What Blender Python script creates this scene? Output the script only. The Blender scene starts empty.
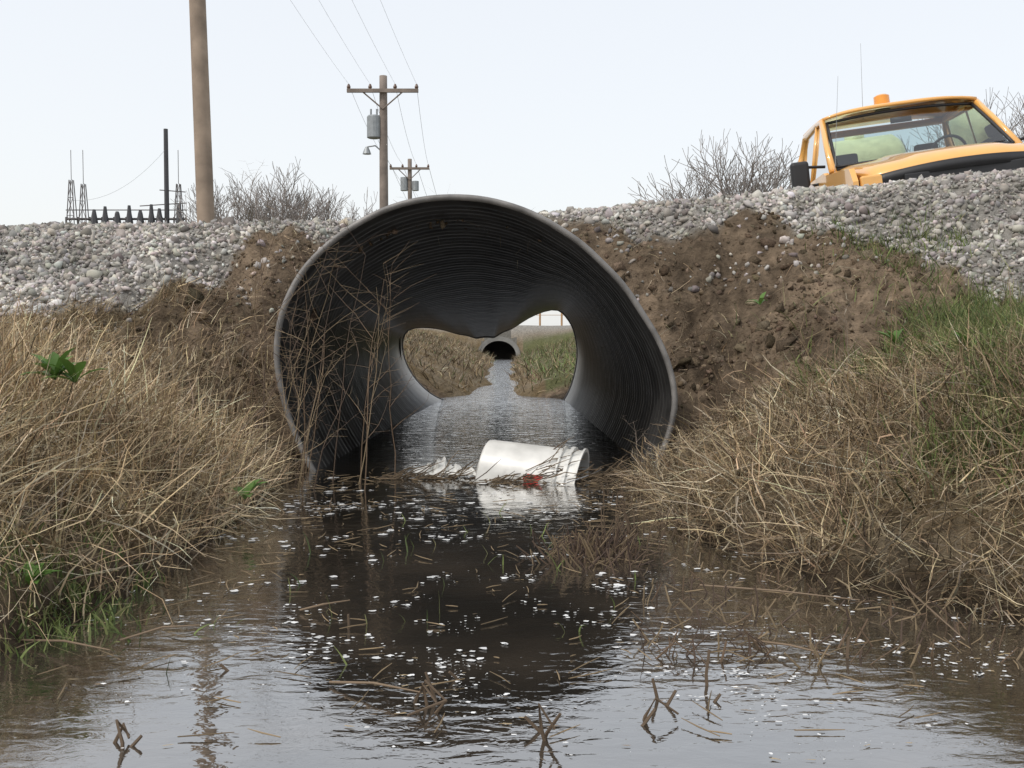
import bpy, math, random
import numpy as np
from mathutils import Vector, Matrix
random.seed(7); rng=np.random.default_rng(11)
sc=bpy.context.scene
F=1024.0; CAMZ=0.5; PITCH=math.atan(44/F)
cp,sp=math.cos(PITCH),math.sin(PITCH)
def ray(px,py):
    a=(px-512)/F; b=(384-py)/F
    return (a, cp+b*sp, -sp+b*cp)
def P(px,py,d):
    r=ray(px,py); k=d/r[1]
    return (r[0]*k, d, CAMZ+r[2]*k)
def W(px,py,z=0.0):
    r=ray(px,py); k=(z-CAMZ)/r[2]
    return (r[0]*k, r[1]*k, z)
# ------------------------------------------------ materials
def mat_new(name):
    m=bpy.data.materials.new(name); m.use_nodes=True
    nt=m.node_tree; return m,nt,nt.nodes['Principled BSDF']
def simple(name,col,rough=0.6,metal=0.0,var=0.15,scale=8.0,bump=0.0,coat=0.0,spec=0.5):
    m,nt,b=mat_new(name)
    tc=nt.nodes.new('ShaderNodeTexCoord')
    n=nt.nodes.new('ShaderNodeTexNoise'); n.inputs['Scale'].default_value=scale; n.inputs['Detail'].default_value=6
    nt.links.new(tc.outputs['Object'],n.inputs['Vector'])
    r=nt.nodes.new('ShaderNodeValToRGB'); r.color_ramp.elements[0].position=.3; r.color_ramp.elements[1].position=.7
    r.color_ramp.elements[0].color=(*[c*(1-var) for c in col],1); r.color_ramp.elements[1].color=(*[min(1,c*(1+var)) for c in col],1)
    nt.links.new(n.outputs['Fac'],r.inputs['Fac']); nt.links.new(r.outputs['Color'],b.inputs['Base Color'])
    b.inputs['Roughness'].default_value=rough; b.inputs['Metallic'].default_value=metal
    b.inputs['Coat Weight'].default_value=coat; b.inputs['Specular IOR Level'].default_value=spec
    if bump>0:
        bp=nt.nodes.new('ShaderNodeBump'); bp.inputs['Distance'].default_value=bump; bp.inputs['Strength'].default_value=1
        nt.links.new(n.outputs['Fac'],bp.inputs['Height']); nt.links.new(bp.outputs['Normal'],b.inputs['Normal'])
    return m
def attrmat(name,rough=0.8,noise=0.0,scale=30,bump=0,spec=0.3,transl=0.0):
    m,nt,b=mat_new(name)
    a=nt.nodes.new('ShaderNodeAttribute'); a.attribute_name='Col'
    out=a.outputs['Color']
    if noise>0 or bump>0:
        tc=nt.nodes.new('ShaderNodeTexCoord')
        n=nt.nodes.new('ShaderNodeTexNoise'); n.inputs['Scale'].default_value=scale; n.inputs['Detail'].default_value=8; n.inputs['Roughness'].default_value=.65
        nt.links.new(tc.outputs['Object'],n.inputs['Vector'])
    if noise>0:
        mr=nt.nodes.new('ShaderNodeMapRange'); mr.inputs['From Min'].default_value=.25; mr.inputs['From Max'].default_value=.75
        mr.inputs['To Min'].default_value=1-noise; mr.inputs['To Max'].default_value=1+noise
        nt.links.new(n.outputs['Fac'],mr.inputs['Value'])
        mx=nt.nodes.new('ShaderNodeVectorMath'); mx.operation='SCALE'
        nt.links.new(out,mx.inputs[0]); nt.links.new(mr.outputs['Result'],mx.inputs['Scale']); out=mx.outputs['Vector']
    nt.links.new(out,b.inputs['Base Color'])
    b.inputs['Roughness'].default_value=rough; b.inputs['Specular IOR Level'].default_value=spec
    if bump>0:
        bp=nt.nodes.new('ShaderNodeBump'); bp.inputs['Distance'].default_value=bump
        nt.links.new(n.outputs['Fac'],bp.inputs['Height']); nt.links.new(bp.outputs['Normal'],b.inputs['Normal'])
    if transl>0:
        t=nt.nodes.new('ShaderNodeBsdfTranslucent'); nt.links.new(out,t.inputs['Color'])
        ms=nt.nodes.new('ShaderNodeMixShader'); ms.inputs['Fac'].default_value=transl
        o=nt.nodes['Material Output']
        nt.links.new(b.outputs['BSDF'],ms.inputs[1]); nt.links.new(t.outputs['BSDF'],ms.inputs[2]); nt.links.new(ms.outputs['Shader'],o.inputs['Surface'])
    return m
# ------------------------------------------------ mesh helpers
def arr_mesh(name,V,Fc,col=None,mat=None,smooth=False,parent=None):
    V=np.asarray(V,dtype=np.float32).reshape(-1,3); Fc=np.asarray(Fc,dtype=np.int32)
    me=bpy.data.meshes.new(name); k=Fc.shape[1]; M=Fc.shape[0]
    me.vertices.add(len(V)); me.vertices.foreach_set('co',V.ravel())
    me.loops.add(M*k); me.loops.foreach_set('vertex_index',Fc.ravel())
    me.polygons.add(M); me.polygons.foreach_set('loop_start',np.arange(0,M*k,k,dtype=np.int32))
    me.update(calc_edges=True); me.validate()
    if smooth: me.polygons.foreach_set('use_smooth',np.ones(len(me.polygons),dtype=bool))
    if col is not None:
        c=np.ones((len(V),4),dtype=np.float32); c[:,:3]=col
        a=me.color_attributes.new('Col','FLOAT_COLOR','POINT'); a.data.foreach_set('color',c.ravel())
    ob=bpy.data.objects.new(name,me); sc.collection.objects.link(ob)
    if mat: me.materials.append(mat)
    if parent: ob.parent=parent
    return ob
class B:
    def __init__(s): s.v=[]; s.f=[]; s.c=[]
    def tube(s,pts,rad,n=6,col=(1,1,1),cap=True):
        pts=[Vector(p) for p in pts]
        if not hasattr(rad,'__len__'): rad=[rad]*len(pts)
        base=len(s.v)
        for i,p in enumerate(pts):
            d=(pts[min(i+1,len(pts)-1)]-pts[max(i-1,0)])
            if d.length<1e-9: d=Vector((0,0,1))
            d.normalize()
            u=d.cross(Vector((0,0,1)) if abs(d.z)<.9 else Vector((1,0,0))).normalized(); w=d.cross(u)
            for k in range(n):
                a=2*math.pi*k/n; s.v.append(tuple(p+(u*math.cos(a)+w*math.sin(a))*rad[i])); s.c.append(col)
        for i in range(len(pts)-1):
            for k in range(n):
                k2=(k+1)%n; s.f.append((base+i*n+k,base+i*n+k2,base+(i+1)*n+k2,base+(i+1)*n+k))
        if cap and n>2:
            s.f.append(tuple(base+k for k in range(n))[::-1]); s.f.append(tuple(base+(len(pts)-1)*n+k for k in range(n)))
    def box(s,c,size,rot=None,col=(1,1,1)):
        base=len(s.v)
        for z in (-.5,.5):
            for x,y in ((-.5,-.5),(.5,-.5),(.5,.5),(-.5,.5)):
                v=Vector((x*size[0],y*size[1],z*size[2]))
                if rot: v=rot@v
                s.v.append(tuple(v+Vector(c))); s.c.append(col)
        for f in ((3,2,1,0),(4,5,6,7),(0,1,5,4),(1,2,6,5),(2,3,7,6),(3,0,4,7)): s.f.append(tuple(base+i for i in f))
    def ngon(s,pts,col=(1,1,1)):
        base=len(s.v)
        for p in pts: s.v.append(tuple(p)); s.c.append(col)
        s.f.append(tuple(range(base,base+len(pts))))
    def grid(s,rows,col=(1,1,1),closed=False):
        base=len(s.v); n=len(rows[0])
        for r in rows:
            for p in r: s.v.append(tuple(p)); s.c.append(col)
        for i in range(len(rows)-1):
            for k in range(n if closed else n-1):
                k2=(k+1)%n; s.f.append((base+i*n+k,base+i*n+k2,base+(i+1)*n+k2,base+(i+1)*n+k))
    def obj(s,name,mat,smooth=False,parent=None,color=False,bevel=0,solid=0):
        me=bpy.data.meshes.new(name); me.from_pydata(s.v,[],s.f); me.validate(); me.update()
        if smooth: me.polygons.foreach_set('use_smooth',[True]*len(me.polygons))
        if color:
            a=me.color_attributes.new('Col','FLOAT_COLOR','POINT')
            a.data.foreach_set('color',np.array([(*c,1) for c in s.c],dtype=np.float32).ravel())
        me.materials.append(mat)
        ob=bpy.data.objects.new(name,me); sc.collection.objects.link(ob)
        if parent: ob.parent=parent
        if solid:
            m=ob.modifiers.new('s','SOLIDIFY'); m.thickness=solid
        if bevel:
            m=ob.modifiers.new('b','BEVEL'); m.width=bevel; m.segments=3; m.limit_method='ANGLE'
        return ob
def empty(name,loc=(0,0,0)):
    e=bpy.data.objects.new(name,None); sc.collection.objects.link(e); e.location=loc; return e
TAB=rng.random((256,256))
def vn(x,y):
    x=np.asarray(x,float); y=np.asarray(y,float)
    xi=np.floor(x).astype(int); yi=np.floor(y).astype(int); fx=x-xi; fy=y-yi
    fx=fx*fx*(3-2*fx); fy=fy*fy*(3-2*fy)
    a=TAB[xi%256,yi%256]; b=TAB[(xi+1)%256,yi%256]; c=TAB[xi%256,(yi+1)%256]; d=TAB[(xi+1)%256,(yi+1)%256]
    return (a*(1-fx)+b*fx)*(1-fy)+(c*(1-fx)+d*fx)*fy
def fbm(x,y,f=1.0,o=4,off=0.0):
    s=0;a=.5;t=0
    for i in range(o):
        s=s+a*(vn(x*f+off+17.3*i,y*f+off*1.7+5.1*i)-.5); t+=a; a*=.5; f*=2.07
    return s/t
def sm(t): t=np.clip(t,0,1); return t*t*(3-2*t)
# ------------------------------------------------ culvert profile
Y0,Y1=3.9,8.55
nearpx=[(300,440),(286,400),(278,352),(284,312),(304,272),(345,234),(398,207),(452,199),(505,206),(556,229),(600,264),(640,314),(667,365),(674,402),(666,437),(640,490),(580,530),(478,548),(380,525),(325,485)]
farpx=[(445,402),(420,386),(404,362),(400,343),(405,328),(430,327),(455,333),(475,337),(495,336),(515,327),(540,312),(560,307),(574,325),(579,350),(576,375),(565,402),(545,418),(505,428),(465,418)]
def prof(pts,d,c):
    q=[P(a,b,d) for a,b in pts]
    ang=np.array([math.atan2(p[2]-c[1],p[0]-c[0]) for p in q])%(2*math.pi); r=np.array([math.hypot(p[2]-c[1],p[0]-c[0]) for p in q])
    o=np.argsort(ang); ang=ang[o]; r=r[o]
    T=np.linspace(0,2*math.pi,361)[:-1]; R=np.interp(T,ang,r,period=2*math.pi)
    k=np.hanning(15); k/=k.sum(); R=np.convolve(np.r_[R[-7:],R,R[:7]],k,'valid')
    return R
CN=(-0.13,0.36); CF=(P(490,365,Y1)[0],P(490,372,Y1)[2])
RN=prof(nearpx,Y0,CN); RF=prof(farpx,Y1,CF)
TH=np.linspace(0,2*math.pi,361)[:-1]
def pt(y): return np.clip((y-Y0)/(Y1-Y0),0,1)
def pcen(y): t=pt(y); return CN[0]+(CF[0]-CN[0])*t, CN[1]+(CF[1]-CN[1])*t
def prad(y):
    t=pt(y); t=t**1.25; return RN*(1-t)+RF*t
def ztop(x,y):
    cx,cz=pcen(y); R=prad(y); X=cx+R*np.cos(TH); Z=cz+R*np.sin(TH)
    up=(TH>0.0)&(TH<math.pi); xs=X[up][::-1]; zs=Z[up][::-1]
    o=np.argsort(xs); xs=xs[o]; zs=zs[o]
    z=np.interp(x,xs,zs)
    out=np.maximum(xs[0]-x,x-xs[-1]); return np.where(out>0,z-out*1.6,z)
# ------------------------------------------------ terrain
def geo(a,b,n,s):
    t=np.linspace(0,1,n+1)[1:]; return a+(b-a)*((np.exp(s*t)-1)/(math.exp(s)-1))
xs=np.r_[geo(-7,-500,28,6)[::-1],np.arange(-7,-2.6,.06),np.arange(-2.6,2.8,.026),np.arange(2.8,7.001,.06),geo(7,500,28,6)]
ys=np.r_[geo(-2,-60,14,3)[::-1],np.arange(-2,0,.12),np.arange(0,3.88,.05),np.arange(3.88,4.32,.012),np.arange(4.32,5.8,.024),np.arange(5.8,8.1,.06),np.arange(8.1,8.72,.02),np.arange(8.72,14,.1),np.arange(14,38,.22),geo(38,900,26,5)]
X,Y=np.meshgrid(xs,ys)
ZRX=[-8,-2.8,-.3,.5,1.6,2.8,5]; ZRZ=[1.08,1.09,1.15,1.20,1.29,1.40,1.5]
def shore(Y):
    n=fbm(Y*1.0,Y*0+3,2.2,3)*.16
    xl=np.interp(Y,[-60,-6,0,1.2,1.8,3.6,3.9],[-3,-2.4,-1.9,-1.08,-.76,-.76,-.82])+n
    n2=fbm(Y*1.0,Y*0+9,2.2,3)*.16
    xr=np.interp(Y,[-60,-6,0,1.2,1.7,2.1,2.6,3.6,3.9],[3,2.6,2.1,1.5,1.0,.66,.46,.46,.6])+n2
    return xl,xr
def Hgrid(X,Y):
    xl,xr=shore(Y); d=np.maximum(xl-X,X-xr)
    d=d+fbm(X,Y,3,3,40)*.08
    bank=np.where(d>0,np.where(X>0,.56,.54)*(1-np.exp(-np.maximum(d,0)/.70)),-.3*(1-np.exp(np.minimum(d,0)/.2)))
    bank=bank+np.where(d>0.05,fbm(X,Y,2.2,4,3)*.12,0)
    zr=np.interp(X,ZRX,ZRZ)+fbm(X,Y,1.2,3,8)*.06
    crest=zr-.05*sm((Y-5.7)/.6)
    face=bank+(crest-bank)*sm((Y-3.7)/1.85)
    lump=fbm(X,Y,3.5,6,60); fine=fbm(X,Y,11,4,61); rid=-np.abs(fbm(X,Y,5,4,63))
    face=face+(lump*.26+fine*.10+rid*.22)*sm((Y-3.9)/.4)*sm((5.45-Y)/.4)*(.35+.65*sm((X+2.0)/.5))
    s=sm((Y-3.98)/.26)
    PZ=np.empty_like(X)
    for i in range(X.shape[0]):
        PZ[i]=ztop(X[i],float(np.clip(Y[i,0],Y0,Y1)))
    PZ=PZ+.03+np.abs(lump)*.08+np.abs(fine)*.04
    top=np.maximum(PZ,face)
    front=np.where(d>0,np.maximum(face,bank+s*(top-bank)),bank+s*(top-bank))
    hw=np.interp(Y,[8,8.7,9.2,12,28],[.6,.56,.22,.15,.28])
    cx=-.19+fbm(Y,Y*0,.4,2,5)*.4*sm((Y-9)/3)
    d2=np.abs(X-cx)-hw+fbm(X,Y,2,3,90)*.12
    tb=np.interp(X,[-3,1,3,6],[.98,.98,1.2,1.27])
    b2=np.where(d2>0,tb*(1-np.exp(-np.maximum(d2,0)/np.interp(X,[-1,1],[1.7,2.2]))),-.2*(1-np.exp(np.minimum(d2,0)/.15)))+np.where(d2>.05,fbm(X,Y,1.5,4,33)*.12,0)
    f2=b2+(crest-b2)*sm((8.9-Y)/1.2)*sm(d2/.5)
    s2=sm((8.46-Y)/.24)
    top2=np.maximum(PZ,f2)
    top2=np.where(Y<8.1,np.maximum(top2,crest),top2)
    back=np.where(d2>0,np.maximum(f2,b2+s2*(top2-b2)),b2+s2*(top2-b2))
    H=np.where(Y<6.3,front,back)
    emb=.90+fbm(X,Y,1,3,70)*.06
    e=sm((Y-27.3)/1.3)
    H=np.where(Y>27.2,np.where(Y<34,H+(emb-H)*e ,H+(.5-H)*sm((Y-34)/2)),H)
    H=np.where(Y>36,.5+fbm(X,Y,.02,3)*.8,H)
    return H,d,d2
H,D1,D2=Hgrid(X,Y)
def samp(G,x,y):
    x=np.asarray(x);y=np.asarray(y)
    i=np.clip(np.searchsorted(xs,x)-1,0,len(xs)-2); j=np.clip(np.searchsorted(ys,y)-1,0,len(ys)-2)
    fx=(x-xs[i])/(xs[i+1]-xs[i]); fy=(y-ys[j])/(ys[j+1]-ys[j])
    return (G[j,i]*(1-fx)+G[j,i+1]*fx)*(1-fy)+(G[j+1,i]*(1-fx)+G[j+1,i+1]*fx)*fy
Hz=lambda x,y: samp(H,x,y)
YG=lambda x: np.interp(x,[-6,-2.6,-2.0,-1.6,-1.2,-.8,0.2,.6,1.1,1.6,2.0,2.3,5],[3.85,3.95,4.1,4.45,5.0,5.3,5.35,5.15,4.95,4.85,4.5,4.0,3.7])
gn=fbm(X,Y,2.5,4,12)*.7
gr=sm((Y-YG(X)+gn)/.15)*sm((8.6-Y)/.3)
gr=np.maximum(gr,sm((Y-27.8)/.6)*sm((36-Y)/.5))
gr=np.maximum(gr,sm((X-2.6)/.4)*sm((Y-8)/.4)*sm((24-Y)/2))
soil=sm((Y-3.6)/.3)*(1-gr)*sm((2.1-np.abs(X-.4)+fbm(X,Y,2,3,31))/.3)*(Y<9)
soil=np.maximum(soil,(D1<.06)*(Y<4.2))
green=np.clip(sm((X-1.1)/.5)*sm((4.5-Y)/.3)*sm((fbm(X,Y,1.6,4,51)+.14)/.25),0,1)
green=np.maximum(green,(X>.3)*(Y>9)*(Y<28)*.7)
green=np.maximum(green,(Y>36)*.5)
straw=np.array([.17,.13,.08]); soilc=np.array([.15,.112,.077]); grc=np.array([.26,.245,.22]); gg=np.array([.08,.10,.04])
col=straw+fbm(X,Y,6,4,77)[...,None]*.12
col=col*(1-green[...,None])+gg*green[...,None]
col=col*(1-soil[...,None])+(soilc*(1+1.5*fbm(X,Y,5,4,7)+1.0*fbm(X,Y,25,2,17))[...,None])*soil[...,None]
col=col*(1-gr[...,None])+grc*gr[...,None]
wet=sm((.09-H)/.09)*(Y<8.5); col=col*(1-.6*wet[...,None]); col=np.clip(col,.01,1)
ny,nx=X.shape
Xv,Yv,Zv=X.copy(),Y.copy(),H.copy()
inside=np.zeros(X.shape,bool); SX=np.zeros(X.shape); SZ=np.zeros(X.shape)
for j in range(ny):
    y=ys[j]
    if Y0-.01<y<Y1+.01:
        cx,cz=pcen(y); R=prad(y); dx=xs-cx; dz=H[j]-cz; a=np.arctan2(dz,dx)%(2*math.pi); r=np.hypot(dx,dz)
        Ra=np.interp(a,TH,R,period=2*math.pi)+.004; inside[j]=r<Ra
        SX[j]=cx+np.cos(a)*Ra; SZ[j]=cz+np.sin(a)*Ra
    elif 27.2<y<28.4:
        inside[j]=(np.hypot(xs+.35,H[j]-.15)<.5)
        SX[j]=xs; SZ[j]=H[j]
idx=np.arange(ny*nx).reshape(ny,nx)
q=np.stack([idx[:-1,:-1],idx[:-1,1:],idx[1:,1:],idx[1:,:-1]],-1).reshape(-1,4)
ins=inside.ravel()[q]; yy=Y.ravel()[q[:,0]]
alli=ins.all(1)|(ins.any(1)&(yy>20)); mixed=ins.any(1)&~alli&(yy<20)
mv=np.unique(q[mixed].ravel()); mv=mv[inside.ravel()[mv]]
Xr=Xv.ravel(); Zr=Zv.ravel(); Xr[mv]=SX.ravel()[mv]; Zr[mv]=SZ.ravel()[mv]
q=q[~alli]
gm=attrmat('ground_soil_straw',rough=.95,noise=.5,scale=26,bump=.035,spec=.1)
arr_mesh('ground',np.stack([Xr,Yv.ravel(),Zr],-1),q,col.reshape(-1,3),gm,smooth=True)
# ------------------------------------------------ water
wm,nt,b=mat_new('ditch_water')
nt.nodes.remove(b); wo=nt.nodes['Material Output']
tc=nt.nodes.new('ShaderNodeTexCoord')
def nz(scale,det,vec=(1,1,1),dist=0):
    mp=nt.nodes.new('ShaderNodeMapping'); mp.inputs['Scale'].default_value=vec
    nt.links.new(tc.outputs['Object'],mp.inputs['Vector'])
    n=nt.nodes.new('ShaderNodeTexNoise'); n.inputs['Scale'].default_value=scale; n.inputs['Detail'].default_value=det; n.inputs['Distortion'].default_value=dist
    nt.links.new(mp.outputs['Vector'],n.inputs['Vector']); return n
n1=nz(5,2,(1,2.2,1),.4); n2=nz(26,3,(1,1.8,1),.6); n3=nz(9,3,(1,2.6,1),.8)
b1=nt.nodes.new('ShaderNodeBump'); b1.inputs['Distance'].default_value=.0018
b2_=nt.nodes.new('ShaderNodeBump'); b2_.inputs['Distance'].default_value=.0007
b3=nt.nodes.new('ShaderNodeBump'); b3.inputs['Distance'].default_value=.017
sw=nt.nodes.new('ShaderNodeSeparateXYZ'); nt.links.new(tc.outputs['Object'],sw.inputs[0])
mrw=nt.nodes.new('ShaderNodeMapRange'); mrw.inputs['From Min'].default_value=3.6; mrw.inputs['From Max'].default_value=5.0; nt.links.new(sw.outputs['Y'],mrw.inputs['Value']); nt.links.new(mrw.outputs['Result'],b3.inputs['Strength'])
nt.links.new(n1.outputs['Fac'],b1.inputs['Height']); nt.links.new(n2.outputs['Fac'],b2_.inputs['Height']); nt.links.new(n3.outputs['Fac'],b3.inputs['Height'])
nt.links.new(b1.outputs['Normal'],b2_.inputs['Normal']); nt.links.new(b2_.outputs['Normal'],b3.inputs['Normal'])
dif=nt.nodes.new('ShaderNodeBsdfDiffuse'); gls=nt.nodes.new('ShaderNodeBsdfGlossy'); gls.inputs['Roughness'].default_value=.015
fre=nt.nodes.new('ShaderNodeFresnel'); fre.inputs['IOR'].default_value=2.8; mxs=nt.nodes.new('ShaderNodeMixShader')
mu=nt.nodes.new('ShaderNodeMath'); mu.operation='MULTIPLY'; mu.inputs[1].default_value=1.85; mu.use_clamp=True
for nn in (dif,gls,fre): nt.links.new(b3.outputs['Normal'],nn.inputs['Normal'])
nt.links.new(fre.outputs[0],mu.inputs[0]); nt.links.new(mu.outputs[0],mxs.inputs[0]); nt.links.new(dif.outputs[0],mxs.inputs[1]); nt.links.new(gls.outputs[0],mxs.inputs[2]); nt.links.new(mxs.outputs[0],wo.inputs['Surface'])
nmud=nz(3,5); rr=nt.nodes.new('ShaderNodeValToRGB'); rr.color_ramp.elements[0].position=.4; rr.color_ramp.elements[1].position=.7
rr.color_ramp.elements[0].color=(.03,.026,.021,1); rr.color_ramp.elements[1].color=(.075,.06,.045,1)
nt.links.new(nmud.outputs['Fac'],rr.inputs['Fac']); nt.links.new(rr.outputs['Color'],dif.inputs['Color'])
wb=B(); wb.grid([[(-3.2,-12,0),(3.2,-12,0)],[(-3.2,3.9,0),(3.2,3.9,0)],[(-1.6,4.0,0),(1.6,4.0,0)],[(-1.6,28.5,0),(1.6,28.5,0)]])
wb.obj('water',wm)
# ------------------------------------------------ pipe
pm,nt,b=mat_new('galvanised_steel_weathered_lit_end')
tc=nt.nodes.new('ShaderNodeTexCoord'); n=nt.nodes.new('ShaderNodeTexNoise'); n.inputs['Scale'].default_value=5; n.inputs['Detail'].default_value=8
nt.links.new(tc.outputs['Object'],n.inputs['Vector'])
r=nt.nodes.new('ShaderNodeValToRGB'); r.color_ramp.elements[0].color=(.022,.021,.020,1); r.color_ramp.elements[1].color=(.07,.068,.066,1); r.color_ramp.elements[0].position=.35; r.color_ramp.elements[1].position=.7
nt.links.new(n.outputs['Fac'],r.inputs['Fac'])
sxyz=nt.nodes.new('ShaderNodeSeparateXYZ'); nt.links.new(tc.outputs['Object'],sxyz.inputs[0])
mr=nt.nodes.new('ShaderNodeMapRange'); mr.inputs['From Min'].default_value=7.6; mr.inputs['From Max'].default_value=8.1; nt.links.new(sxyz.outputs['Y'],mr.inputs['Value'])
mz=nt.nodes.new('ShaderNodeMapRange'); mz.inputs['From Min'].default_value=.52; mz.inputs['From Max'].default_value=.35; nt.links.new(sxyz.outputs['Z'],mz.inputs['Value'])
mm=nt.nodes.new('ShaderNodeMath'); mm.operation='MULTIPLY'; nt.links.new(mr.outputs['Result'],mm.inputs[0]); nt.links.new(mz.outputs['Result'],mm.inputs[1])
mc=nt.nodes.new('ShaderNodeMix'); mc.data_type='RGBA'; nt.links.new(mm.outputs[0],mc.inputs['Factor']); nt.links.new(r.outputs['Color'],mc.inputs['A']); mc.inputs['B'].default_value=(.68,.66,.62,1)  # lower far end coloured pale, painting in the sky light on the wall
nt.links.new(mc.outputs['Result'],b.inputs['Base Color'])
b.inputs['Metallic'].default_value=.15; b.inputs['Roughness'].default_value=.42
pipe=empty('corrugated_culvert_pipe')
pb=B(); rows=[]; sel=np.arange(0,360,3)
yv=list(np.arange(Y0,Y1,.0175))+[Y1]
for y in yv:
    cx,cz=pcen(y); R=prad(y)[sel]; e=min(y-Y0,Y1-y)
    w=.0042*math.sin(2*math.pi*(y-Y0)/.075)*min(1,e/.12)
    fl=.018*max(0,1-(y-Y0)/.07)
    rows.append([(cx+(R[i]-.012+w+fl)*math.cos(TH[s]),y,cz+(R[i]-.012+w+fl)*math.sin(TH[s])) for i,s in enumerate(sel)])
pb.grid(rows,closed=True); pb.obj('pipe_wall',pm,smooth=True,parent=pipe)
lm=simple('galvanised_lip',(.19,.18,.17),rough=.6,metal=.2,var=.5,scale=9)
for nm,y,rr_ in (('pipe_lip_near',Y0,.012),('pipe_lip_far',Y1,.011)):
    pb=B(); cx,cz=pcen(y); R=prad(y)
    rows=[]
    for s in range(0,361,3):
        s=s%360; row=[]
        for k in range(8):
            a=2*math.pi*k/8; rad=R[s]+(.006 if y==Y0 else -.012)+rr_*math.cos(a)
            row.append((cx+rad*math.cos(TH[s]),y-.002+rr_*1.3*math.sin(a),cz+rad*math.sin(TH[s])))
        rows.append(row)
    pb.grid(rows,closed=True); pb.obj(nm,lm,smooth=True,parent=pipe)
pb=B(); rows=[]
for y in np.arange(Y0,Y0+.45,.03):
    cx,cz=pcen(y); R=prad(y)[sel]+.012
    rows.append([(cx+R[i]*math.cos(TH[s]),y,cz+R[i]*math.sin(TH[s])) for i,s in enumerate(sel)])
pb.grid(rows,closed=True); pb.obj('pipe_outer_skin',lm,smooth=True,parent=pipe)
dc=empty('distant_culvert',(0,0,0)); conc=simple('weathered_concrete',(.24,.235,.22),rough=.9,var=.25,scale=4)
pb=B(); cx,cz,yw=-.35,.08,27.15; N=28; inner=[];outer=[]
for k in range(N):
    a=2*math.pi*k/N; inner.append((cx+.46*math.cos(a),yw,cz+.40*math.sin(a)))
    outer.append((cx+.58*math.cos(a),yw,cz+.52*math.sin(a)))
pb.grid([inner,outer,[(p[0],yw+1.2,p[2]) for p in outer]],closed=True); pb.obj('culvert_ring',conc,parent=dc)
pb=B(); bk_=[(p[0],yw+2.6,p[2]) for p in inner]; pb.grid([[(p[0],yw+.01,p[2]) for p in inner],bk_],closed=True); pb.ngon(bk_)  # end cap added to shut out light and sky behind the bore
pb.obj('culvert_bore',simple('shaded_bore',(.16,.15,.14),rough=.9),parent=dc)  # shade inside the bore put into its dark colour
# ------------------------------------------------ grass engine
def pal(n,cols,w,jit=.25):
    cols=np.array(cols); w=np.array(w)/sum(w); k=rng.choice(len(cols),n,p=w)
    return np.clip(cols[k]*(1+jit*rng.normal(size=(n,1)))*(1+.03*rng.normal(size=(n,3))),.01,.9)
STR=[(.66,.53,.34),(.48,.365,.22),(.27,.195,.115),(.44,.38,.28),(.11,.08,.05)]
def blades(x,y,z,L,w,az,t0,bend,col,segs=4,kink=.25):
    n=len(x); pos=np.stack([x,y,z],-1); VV=np.zeros((n,segs+1,2,3))
    tw=az+rng.normal(0,.9,n)+math.pi/2
    side=np.stack([np.cos(tw),np.sin(tw),rng.normal(0,.3,n)],-1)
    a=az.copy(); t=t0.copy()
    for i in range(segs+1):
        ww=(w*(1-.8*(i/segs)**1.5))[:,None]*.5
        VV[:,i,0]=pos-side*ww; VV[:,i,1]=pos+side*ww
        if i<segs:
            t=t+bend/segs+rng.normal(0,kink,n)*.6; a=a+rng.normal(0,kink,n)
            pos=pos+np.stack([np.sin(t)*np.cos(a),np.sin(t)*np.sin(a),np.cos(t)],-1)*(L/segs)[:,None]
    base=(np.arange(n)*(segs+1)*2)[:,None]
    ff=np.concatenate([np.stack([base+2*i,base+2*i+1,base+2*i+3,base+2*i+2],-1) for i in range(segs)],1).reshape(-1,4)
    C=np.repeat(col,(segs+1)*2,axis=0)
    return VV.reshape(-1,3),ff,C
def join(parts):
    V=[];Fq=[];C=[];o=0
    for v,f,c in parts: V.append(v);Fq.append(f+o);C.append(c);o+=len(v)
    return np.concatenate(V),np.concatenate(Fq),np.concatenate(C)
def scatter(n,x0,x1,y0,y1,fn):
    x=rng.uniform(x0,x1,n); y=rng.uniform(y0,y1,n); k=rng.random(n)<fn(x,y); return x[k],y[k]
gmat=attrmat('dry_grass_blades',rough=.75,spec=.25)
def d1(x,y): return samp(D1,x,y)
NR=lambda y: np.interp(y,[1.0,2.4],[.5,1.0])   # finer blades where the bank is low and wet
parts=[]
def fL(x,y): return np.where((d1(x,y)>.0)&(samp(gr,x,y)<.35)&(y<4.7)&~((x>-.98)&(y>3.8)),np.where(x<-1.7,1,np.interp(y,[3.9,4.4],[1,.35]))*(.3+1.0*sm((fbm(x,y,2.5,3,22)+.25)/.4)),0)
x,y=scatter(58000,-3.4,-.62,.95,4.9,fL); n=len(x)
cl=fbm(x,y,2.6,3,101); cb=fbm(x,y,5,3,111); az=-.5+cl*9+rng.normal(0,.8,n)
L=rng.uniform(.08,.27,n)*(1+cl*1.6)*np.interp(d1(x,y),[0,.3],[.7,1.])*np.interp(y,[3.2,4.0],[1,.45])*np.interp(y,[1.,2.4],[.75,1.15])
t0=np.abs(rng.normal(.38,.4,n)); 
parts.append(blades(x,y,Hz(x,y)-.01,L,rng.uniform(.0018,.0052,n)*NR(y),az,t0,rng.uniform(.2,1.4,n),pal(n,STR,[3,5,3,2,1.6])*(1+cb*1.8)[:,None],kink=.32))
x,y=scatter(26000,-3.3,-.6,.9,4.6,lambda x,y:fL(x,y)); n=len(x); cb=fbm(x,y,5,3,111)
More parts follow.
